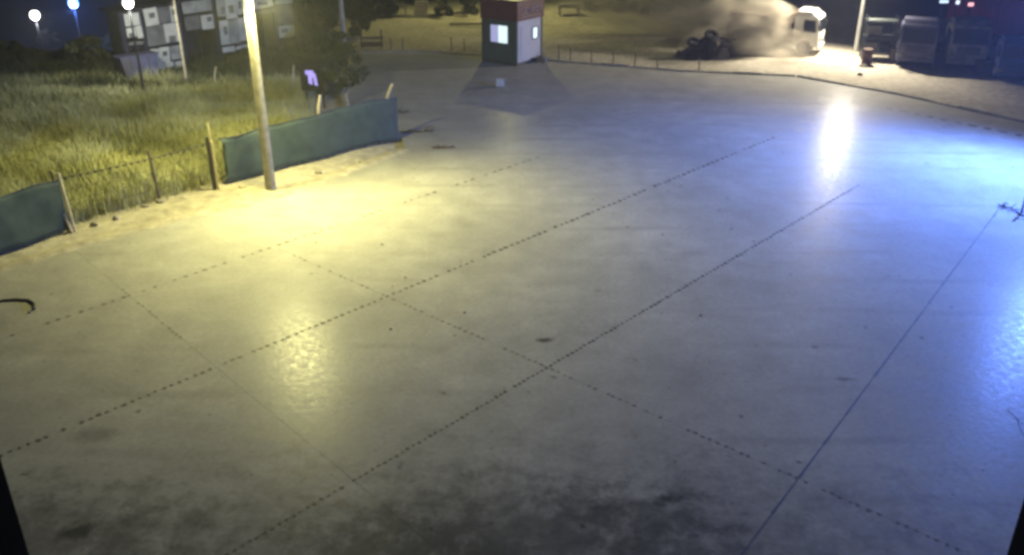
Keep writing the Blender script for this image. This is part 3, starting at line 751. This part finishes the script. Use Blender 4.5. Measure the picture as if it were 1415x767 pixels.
# ------------------------------------------------------------------ lorries
def wheel_mesh():
    m = MB().lathe([(.30, -.15), (.46, -.15), (.50, -.11), (.50, .11), (.46, .15), (.30, .15)], n=22, axis='Y'); return m
def lorry(label, loc, rz, paint, body, group=None, scale=1., body_len=4.4, body_h=1.35, lights=None):
    t = thing('lorry', label, 'lorry', loc, rz, group); t.scale = (scale,)*3
    # +x is forward, cab from x=1.6 to 3.3
    MB().box((0, 0, .78), (6.2, .85, .22), bev=.02).build('chassis', M['dark'], t)
    cab = MB().prism([(1.55, .62), (1.85, .62), (1.95, .98), (2.15, 1.12), (2.55, 1.12), (2.75, .98), (2.85, .62), (3.32, .55), (3.36, 1.25), (3.34, 1.55), (3.20, 2.62), (3.08, 2.74), (1.62, 2.76), (1.55, 2.7)], -1.12, 1.12, .035).build('cab', paint, t)
    MB().prism([(1.65, 2.75), (2.95, 2.75), (2.7, 3.0), (1.65, 3.05)], -1.0, 1.0, .04).build('roof_deflector', paint, t)
    ws = MB(); a = Vector((3.335, 0, 1.60)); b = Vector((3.225, 0, 2.50)); mid = (a+b)/2; d = b-a
    ws.box(mid+Vector((.004, 0, 0)), (.03, 1.96, d.length), ry=-math.atan2(-d.x, d.z)); ws.build('windscreen', M['glass'], cab)
    for s in (-1, 1):
        MB().prism([(2.2, 1.62), (3.12, 1.62), (3.0, 2.42), (2.2, 2.46)], s*1.105, s*1.135).build('side_window', M['glass'], cab)
        dr = MB().prism([(1.98, 1.18), (2.08, 1.18), (3.2, 1.18), (3.2, 1.55), (1.98, 1.55)], s*1.118, s*1.13).build('door', paint, cab)
        MB().box((2.15, s*1.145, 1.42), (.18, .03, .05)).build('handle', M['dark'], dr)
        mi = MB().box((3.32, s*1.32, 2.0), (.10, .2, .42), bev=.03).build('mirror', M['dark'], cab)
        MB().tube([(3.12, s*1.1, 2.3), (3.3, s*1.3, 2.22)], .018, 6).build('arm', M['dark'], mi)
        MB().box((3.37, s*.88, .78), (.05, .34, .18), bev=.015).build('headlight', lights or M['offwhite'], cab)
        MB().box((2.2, s*1.02, .55), (.4, .12, .08)).build('step', M['dark'], cab)
    MB().box((3.375, 0, 1.22), (.03, 1.3, .42)).build('grille', M['dark'], cab)
    for z in (1.1, 1.22, 1.34): MB().box((3.395, 0, z), (.02, 1.24, .05)).build('grille_bar', paint, cab)
    MB().box((3.36, 0, .55), (.16, 2.26, .28), bev=.04).build('bumper', paint, cab)
    bx = 1.3-body_len/2
    bd = MB().prism([(1.35-body_len, 1.0), (1.35, 1.0), (1.38, 1.0+body_h+.18), (1.25, 1.0+body_h+.18), (1.22, 1.0+body_h), (1.2-body_len, 1.0+body_h)], -1.16, 1.16, .03).build('tipper_body', body, t)
    for k in range(6):
        for s in (-1, 1): MB().box((1.1-body_len*(k+.4)/6, s*1.18, 1.0+body_h/2), (.09, .06, body_h-.1)).build('body_rib', body, bd)
    wm = None
    for x, s in ((2.35, 1), (2.35, -1), (-1.0, 1), (-1.0, -1), (-2.2, 1), (-2.2, -1)):
        if wm is None: wm = wheel_mesh().build('wheel', M['black'], t, True); o = wm
        else: o = wm.copy(); C.objects.link(o); o.parent = t
        o.location = (x, s*.96, .5)
        rm = MB().lathe([(.06, 0), (.10, .05), (.22, .05), (.29, 0), (.29, -.06)], n=16, axis='Y').build('rim', M['offwhite'], o, True)
        rm.location = (0, s*.12, 0); rm.scale = (1, s, 1)
    return t
pt = G(1119, 74); lorry('white tipper lorry driving out of a cloud of dust', (pt.x-1.9, pt.y+1.3, 0.02), R(-28), M['white'], M['rust'], scale=.83, body_len=4.6, body_h=1.6)
lg = 'lorries parked in the dark'
M['lorrygrey'] = mat('grimy_grey_paint', (.15, .15, .16), .6, scale=2.2, var=.5)
p = G(1268, 93); lorry('dull slate lorry parked in the dark next to the steel rack', (p.x+.7, p.y+2.4, 0), R(-112), M['violetbody'], M['dark'], lg, scale=.86, body_h=1.2)
p = G(1328, 96); lorry('grimy pale fronted lorry parked in front of the red container', (p.x+.7, p.y+2.5, 0), R(-104), M['lorrygrey'], M['dark'], lg, scale=.9, body_h=1.1)
p = G(1398, 112); lorry('dark blue lorry parked beside the grimy pale fronted one', (p.x+.6, p.y+2.1, 0), R(-107), M['bluebody'], M['bluebody'], lg, scale=.74, body_h=.9)
rs = random.Random(77)
for i, (px, py, w_, h_, lb) in enumerate([(1296, 95, .8, .9, 'dark crate between the slate lorry and pale fronted lorry'), (1362, 103, .9, .7, 'dark crate between the pale fronted lorry and blue lorry'), (1240, 88, .7, .8, 'dark crate between the steel rack and slate lorry')]):
    p = G(px, py); c_ = thing('crate', lb, 'crate', (p.x, p.y+.4, 0), rs.uniform(-.3, .3), 'dark crates among the lorries')
    MB().box((0, 0, h_/2), (w_-.06, .6, h_-.04)).build('liner', M['dark'], c_)
    for k in range(4): MB().box((0, -.32, h_*(k+.5)/4), (w_, .03, h_/4-.05)).build('slat', M['darkwood'], c_)
    for sx in (-1, 1): MB().box((sx*(w_/2-.05), -.35, h_/2), (.09, .03, h_)).build('batten', M['darkwood'], c_)
# red container behind
p = G(1384, 54); rc = thing('container', 'tall dark red shipping container behind the parked lorries', 'container', (p.x+.6, p.y+2, 0), R(-8))
MB().box((0, 0, 2.35), (6.0, 2.4, 4.5), bev=.03).build('shell', M['redbox'], rc)
for k in range(20): MB().box((-2.85+.3*k, -1.215, 2.35), (.15, .05, 4.2)).build('corrugation', M['redbox'], rc)
for s in (-2.97, 2.97): MB().box((s, -1.2, 2.35), (.14, .14, 4.62)).build('corner_post', M['redbox'], rc)
def glow(name, col, s):
    gm = bpy.data.materials.new(name); gm.use_nodes = True; b = gm.node_tree.nodes['Principled BSDF']
    b.inputs['Emission Color'].default_value = (*col, 1); b.inputs['Emission Strength'].default_value = s; return gm
def wall_lamp(label, px, py, Y, col, s, size):
    c = at(px, py, Y); gz = 0
    t = thing('marker_lamp', label, 'lamp', (c.x, c.y, gz), group=None)
    MB().tube([(0, .06, -.15), (0, .06, c.z*.5), (0, .06, c.z+.05)], .05, 8).build('post', M['dark'], t, True)
    MB().box((0, 0, c.z), (size[0]+.08, .1, size[1]+.08), bev=.02).build('housing', M['dark'], t)
    MB().box((0, -.06, c.z), (size[0], .03, size[1]), bev=.01).build('lens', glow('marker_glow', col, s), t)
wall_lamp('small red marker lamp on a post before the red container', 1341, 6, 57.6, (1, .45, .5), 1.6, (.34, .2))
wall_lamp('small white marker lamp left of the red one', 1323, 3, 57.8, (.75, .85, 1), 1.6, (.22, .22))
wall_lamp('bluish white bar lamp on a dark post behind the slate lorry', 1304, 2, 58, (.6, .8, 1), 1.6, (.55, .16))
# steel rack, barrel
p = G(1216, 84); rk = thing('steel_rack', 'grey green steel frame rack standing behind the slim lamp post', 'rack', (p.x, p.y+.7, 0), R(-14))
for x in (-.85, .85):
    for y in (-.45, .45): MB().box((x, y, 1.2), (.08, .08, 2.5)).build('upright', M['green_steel'], rk)
for z in (.35, 1.25, 2.15):
    for y in (-.45, .45): MB().box((0, y-.045, z), (1.8, .05, .09)).build('beam', M['green_steel'], rk)
    MB().box((0, 0, z+.07), (1.72, .8, .04)).build('shelf', M['green_steel'], rk)
for i, (x, z, w_, h_, lb) in enumerate([(-.4, .44, .7, .5, 'grey box on the lowest shelf of the steel rack'), (.42, .44, .6, .42, 'dark box on the lowest shelf of the steel rack'), (-.35, 1.34, .8, .55, 'wide grey box on the middle shelf of the steel rack')]):
    q = Vector((x, 0, z)); q.rotate(Matrix.Rotation(R(-14), 3, 'Z'))
    o = MB().box((0, 0, h_/2), (w_, .6, h_), bev=.02).build('box', M['dark'] if i == 1 else M['plastic3'], None, False, (p.x+q.x, p.y+.7+q.y, z+.01)); o.rotation_euler.z = R(-14); tag(o, lb, 'box')
p = G(1199, 89); o = MB().lathe([(.26, 0), (.28, .02), (.28, .28), (.295, .3), (.28, .32), (.28, .56), (.295, .58), (.28, .6), (.28, .86), (.26, .88)], n=18).build('barrel', M['rust'], None, True, (p.x-.1, p.y, 0)); tag(o, 'rusty brown barrel on the sand by the steel rack', 'barrel')
def rock(name, label, p, s, seed, mt, cat='stone', grp=None):
    bm = bmesh.new(); bmesh.ops.create_icosphere(bm, subdivisions=2, radius=1)
    for v in bm.verts:
        v.co *= 1+.35*mnoise.noise(v.co*1.3+Vector((seed, 0, 0))); v.co = Vector((v.co.x*s[0], v.co.y*s[1], v.co.z*s[2]))
    m = MB(); m.bm.free(); m.bm = bm; o = m.build(name, mt, None, False, (p.x, p.y, p.z+s[2]*.55)); return tag(o, label, cat, grp)
rock('stone', 'flat dark stone on the bright sand near the barrel', G(1196, 92), (.42, .2, .1), 1, M['darkwood'])
rock('stone', 'lone dark stone on the bright sand in front of the barrel', G(1188, 104), (.14, .12, .1), 2, M['rubble'])
rock('stone', 'pale stone lying between the dark heap and lorry', G(1027, 71), (.22, .18, .2), 3, M['stone'])
rock('stone', 'small pale stone lying by the dust trail', G(1035, 72), (.16, .14, .13), 4, M['stone'])
for i, (px, py) in enumerate([(200, 286), (222, 280), (160, 303), (255, 274), (130, 312), (335, 258), (440, 238), (500, 222), (540, 208)]):
    p = G(px, py); p.z = ground_z(p.x, p.y)-.02
    rock('stone', 'small earthy stone at the foot of the fence', p, (random.uniform(.08, .16), random.uniform(.07, .13), random.uniform(.05, .1)), 10+i, M['stone'], 'stone', 'stones at the foot of the fence')

# ------------------------------------------------------------------ dark heap with tyres
hp = G(968, 80)
hv, hf = [], []; nr, na = 12, 30
hv.append((.45, .3, 1.25))
for i in range(1, nr+1):
    f = i/nr
    for k in range(na):
        a = 2*math.pi*k/na; rx = (1.35 if math.cos(a) < 0 else 1.45)
        if math.cos(a) < 0: rx = 2.1
        x = .45+math.cos(a)*rx*f; y = .3+math.sin(a)*1.2*f
        prof = (1-f)**.9 if math.cos(a) < 0 else (1-f**3.2)
        z = 1.25*prof+.22*mnoise.noise(Vector((x*1.8, y*1.8, 4)))*(1-f)+.10*mnoise.noise(Vector((x*5, y*5, 9)))*(1-f)
        hv.append((x, y, max(-.05, z)-.05*f))
hf += [(0, 1+k, 1+(k+1) % na) for k in range(na)]
for i in range(nr-1):
    for k in range(na):
        a = 1+i*na+k; b = 1+i*na+(k+1) % na; hf.append((a, a+na, b+na, b))
heap = pydata('rubble_heap', hv, hf, M['rubble']); heap.location = hp; tag(heap, 'dark heap of rubble and scrap beside the dust trail', 'heap')
rs = random.Random(12)
for k in range(16):
    x = rs.uniform(-1.2, 1.6); y = rs.uniform(-.6, .5); zz = 1.2*(1-max(0, .45-x)/2.1)*.8
    MB().box((x, y, max(.1, zz-.12)), (rs.uniform(.25, .75), rs.uniform(.1, .4), rs.uniform(.06, .35)), rz=rs.uniform(0, 3), rx=rs.gauss(0, .4), ry=rs.gauss(0, .4)).build('scrap_piece', M['rubble'] if k % 3 else M['darkwood'], heap)
def tyre(label, loc, rx, rz, s=1.):
    m = MB(); prof = [(.24, -.09), (.38, -.10), (.42, -.06), (.42, .06), (.38, .10), (.24, .09), (.22, 0)]
    n = 20; rings = []
    for k in range(n):
        a = 2*math.pi*k/n; rings.append([m.bm.verts.new((r*math.cos(a)*s, r*math.sin(a)*s, z*s)) for r, z in prof])
    for k in range(n):
        r0, r1 = rings[k], rings[(k+1) % n]
        for j in range(len(prof)): m.bm.faces.new((r0[j], r0[(j+1) % len(prof)], r1[(j+1) % len(prof)], r1[j]))
    o = m.build('tyre', M['black'], None, True, loc); o.rotation_euler = (rx, 0, rz); return tag(o, label, 'tyre', 'old tyres on the heap')
tyre('old tyre lying tilted on the top of the dark heap', hp+Vector((.55, .1, 1.30)), R(32), R(12))
tyre('old tyre lying on the slope of the dark heap', hp+Vector((-.55, -.1, .95)), R(24), R(0), .9)
o = MB().box((0, 0, 0), (1.1, .12, .08), ry=R(8)).build('beam', M['darkwood'], None, False, hp+Vector((1.45, 0, 1.12))); tag(o, 'dark beam end sticking out of the heap', 'beam')

# ------------------------------------------------------------------ small things on the concrete
def branch(label, p, L_, seed, mt, rz=0, name='branch', up=.25):
    r = random.Random(seed); m = MB(); main = [(L_*(k/6-.5), r.gauss(0, .05)*L_*.4, .03+up*.25*r.random()) for k in range(7)]
    m.tube(main, [.035, .033, .03, .028, .024, .018, .01], 6)
    for k in range(9):
        b = main[r.randint(1, 5)]; a = r.uniform(-1.2, 1.2)+(math.pi if r.random() < .3 else 0); l = r.uniform(.15, .4)*L_
        m.tube([b, (b[0]+math.cos(a)*l*.5, b[1]+math.sin(a)*l*.5, b[2]+up*r.random()*.7), (b[0]+math.cos(a)*l, b[1]+math.sin(a)*l, max(.02, b[2]+up*r.uniform(-.2, 1)))], [.018, .014, .006], 5)
    o = m.build(name, mt, None, True, p); o.rotation_euler.z = rz; return tag(o, label, 'branch')
branch('dark dry branch lying off the free end of the long net', G(578, 183), 1.5, 2, M['darkwood'], .1)
branch('small brownish twig on the concrete near the net end', G(614, 205), .9, 6, M['rust'], 0, up=.1)
branch('short dark twig in the shade behind the net end', G(556, 157), .7, 8, M['darkwood'], .3)
branch('broken dark branch on the blue lit concrete', G(1394, 289), .7, 11, M['dark'], -.7, up=.2)
p = G(1411, 296); b_ = thing('barrier_stand', 'short dark metal barrier stand on the blue lit concrete', 'barrier stand', (p.x, p.y, 0), 0)
MB().box((.3, 0, .03), (.8, .4, .05), bev=.01).build('foot', M['dark'], b_)
MB().tube([(0, 0, 0), (0, 0, .45), (.02, 0, .85)], .035, 8).build('upright', M['dark'], b_, True); MB().tube([(.62, 0, 0), (.62, 0, .85)], .035, 8).build('upright', M['dark'], b_, True)
MB().tube([(0, 0, .6), (.62, 0, .6)], .025, 8).build('crossbar', M['dark'], b_, True)
hpx = [(-60, 428), (-20, 421), (0, 417), (22, 415), (40, 416), (48, 421), (48, 428), (40, 433)]
o = MB().tube([G(*q)+Vector((0, 0, .03)) for q in hpx], .03, 8).build('hose', M['hose'], None, True); tag(o, 'black hose end curling over the concrete', 'hose')
for i, (px, py) in enumerate([(528, 338), (560, 384), (968, 436), (540, 455), (642, 432)]):
    rock('pebble', 'small dark pebble lying on the open concrete', G(px, py), (.032, .03, .02), 30+i, M['rubble'], 'pebble', 'pebbles on the concrete')

# steel columns of the building that carries the camera
def column(label, px, py, D, side_):
    d = ray(px, py); t = D/math.hypot(d.x, d.y); q = Vector((d.x*t, d.y*t, 0))
    a = math.atan2(d.y, d.x)-math.pi/2; c = thing('steel_column', label, 'column', (q.x, q.y, 0), a)
    w_, dp, th = .46, .46, .03; hz = 9.2; x0 = side_*w_/2
    for s in (-1, 1): MB().box((x0, s*dp/2, hz/2), (w_, th, hz)).build('flange', M['dark'], c)
    MB().box((x0, 0, hz/2), (th, dp-.04, hz)).build('web', M['dark'], c)
    MB().box((x0, 0, .02), (w_+.2, dp+.2, .05)).build('base_plate', M['dark'], c)
    MB().box((x0, -dp/2-.03, hz/2), (.05, .03, hz-.4)).build('conduit', M['steel'], c)
    return c
column('dark steel column of the camera side building by the dotted joint', 24, 712, 7.5, -1)
column('dark steel column of the camera side building near the cracks', 1408, 712, 7.5, 1)

# ------------------------------------------------------------------ dust and haze
def volume(name, label, mesh_fn, dens_nodes, col):
    pass
def dust(name, label, c, size, rz, dmax, col, seed, nscale):
    m = MB(); bmesh.ops.create_icosphere(m.bm, subdivisions=3, radius=1)
    for v in m.bm.verts:
        n = v.co.normalized(); v.co = n*(1+.16*mnoise.noise(n*1.7+Vector((seed, 0, 0))))
    mt_ = bpy.data.materials.new(name); mt_.use_nodes = True; t = mt_.node_tree; t.nodes.remove(t.nodes['Principled BSDF'])
    N, L = t.nodes.new, t.links.new
    pv = N('ShaderNodeVolumePrincipled'); pv.inputs['Color'].default_value = (*col, 1); pv.inputs['Anisotropy'].default_value = .1
    tc = N('ShaderNodeTexCoord'); ln = N('ShaderNodeVectorMath'); ln.operation = 'LENGTH'; L(tc.outputs['Object'], ln.inputs[0])
    geo = N('ShaderNodeNewGeometry')
    nz = N('ShaderNodeTexNoise'); nz.inputs['Scale'].default_value = nscale; nz.inputs['Detail'].default_value = 3; L(tc.outputs['Object'], nz.inputs['Vector'])
    mp = N('ShaderNodeVectorMath'); mp.operation = 'ADD'; mp.inputs[1].default_value = (seed, 0, 0); L(tc.outputs['Object'], mp.inputs[0]); L(mp.outputs[0], nz.inputs['Vector'])
    r1 = N('ShaderNodeMapRange'); r1.inputs[1].default_value = .3; r1.inputs[2].default_value = .7; r1.inputs[3].default_value = -.55; r1.inputs[4].default_value = .55; L(nz.outputs[0], r1.inputs[0])
    ad = N('ShaderNodeMath'); ad.operation = 'ADD'; L(ln.outputs['Value'], ad.inputs[0]); L(r1.outputs[0], ad.inputs[1])
    r2 = N('ShaderNodeMapRange'); r2.interpolation_type = 'SMOOTHSTEP'; r2.inputs[1].default_value = .95; r2.inputs[2].default_value = .2; r2.inputs[3].default_value = 0; r2.inputs[4].default_value = dmax
    L(ad.outputs[0], r2.inputs[0]); L(r2.outputs[0], pv.inputs['Density'])
    L(pv.outputs[0], t.nodes['Material Output'].inputs['Volume'])
    o = m.build(name, mt_, None, False, c); o.scale = size; o.rotation_euler.z = rz
    return tag(o, label, 'dust', kind='stuff')
c = G(1062, 72); dust('dust_cloud', 'dense sandy dust cloud thrown up behind the white lorry', c+Vector((-1.4, -.2, 1.0)), (4.5, 2.6, 2.5), R(-20), 2.2, (.86, .77, .60), 1.3, 1.6)
c = G(965, 55); dust('dust_cloud', 'thin dust trail drifting left past the dark heap', c+Vector((-2.2, 2.2, 1.4)), (9, 4.2, 2.9), R(-8), .30, (.80, .72, .56), 5.1, 1.4)
hz_ = MB().box((0, 60, 3), (420, 330, 20)); hm = bpy.data.materials.new('night_haze'); hm.use_nodes = True
t = hm.node_tree; t.nodes.remove(t.nodes['Principled BSDF']); pv = t.nodes.new('ShaderNodeVolumePrincipled')
pv.inputs['Color'].default_value = (.85, .87, .9, 1); pv.inputs['Density'].default_value = .0009; pv.inputs['Anisotropy'].default_value = .2
t.links.new(pv.outputs[0], t.nodes['Material Output'].inputs['Volume'])
haze = hz_.build('haze', hm); tag(haze, 'thin dusty night haze hanging over the whole yard', kind='stuff')
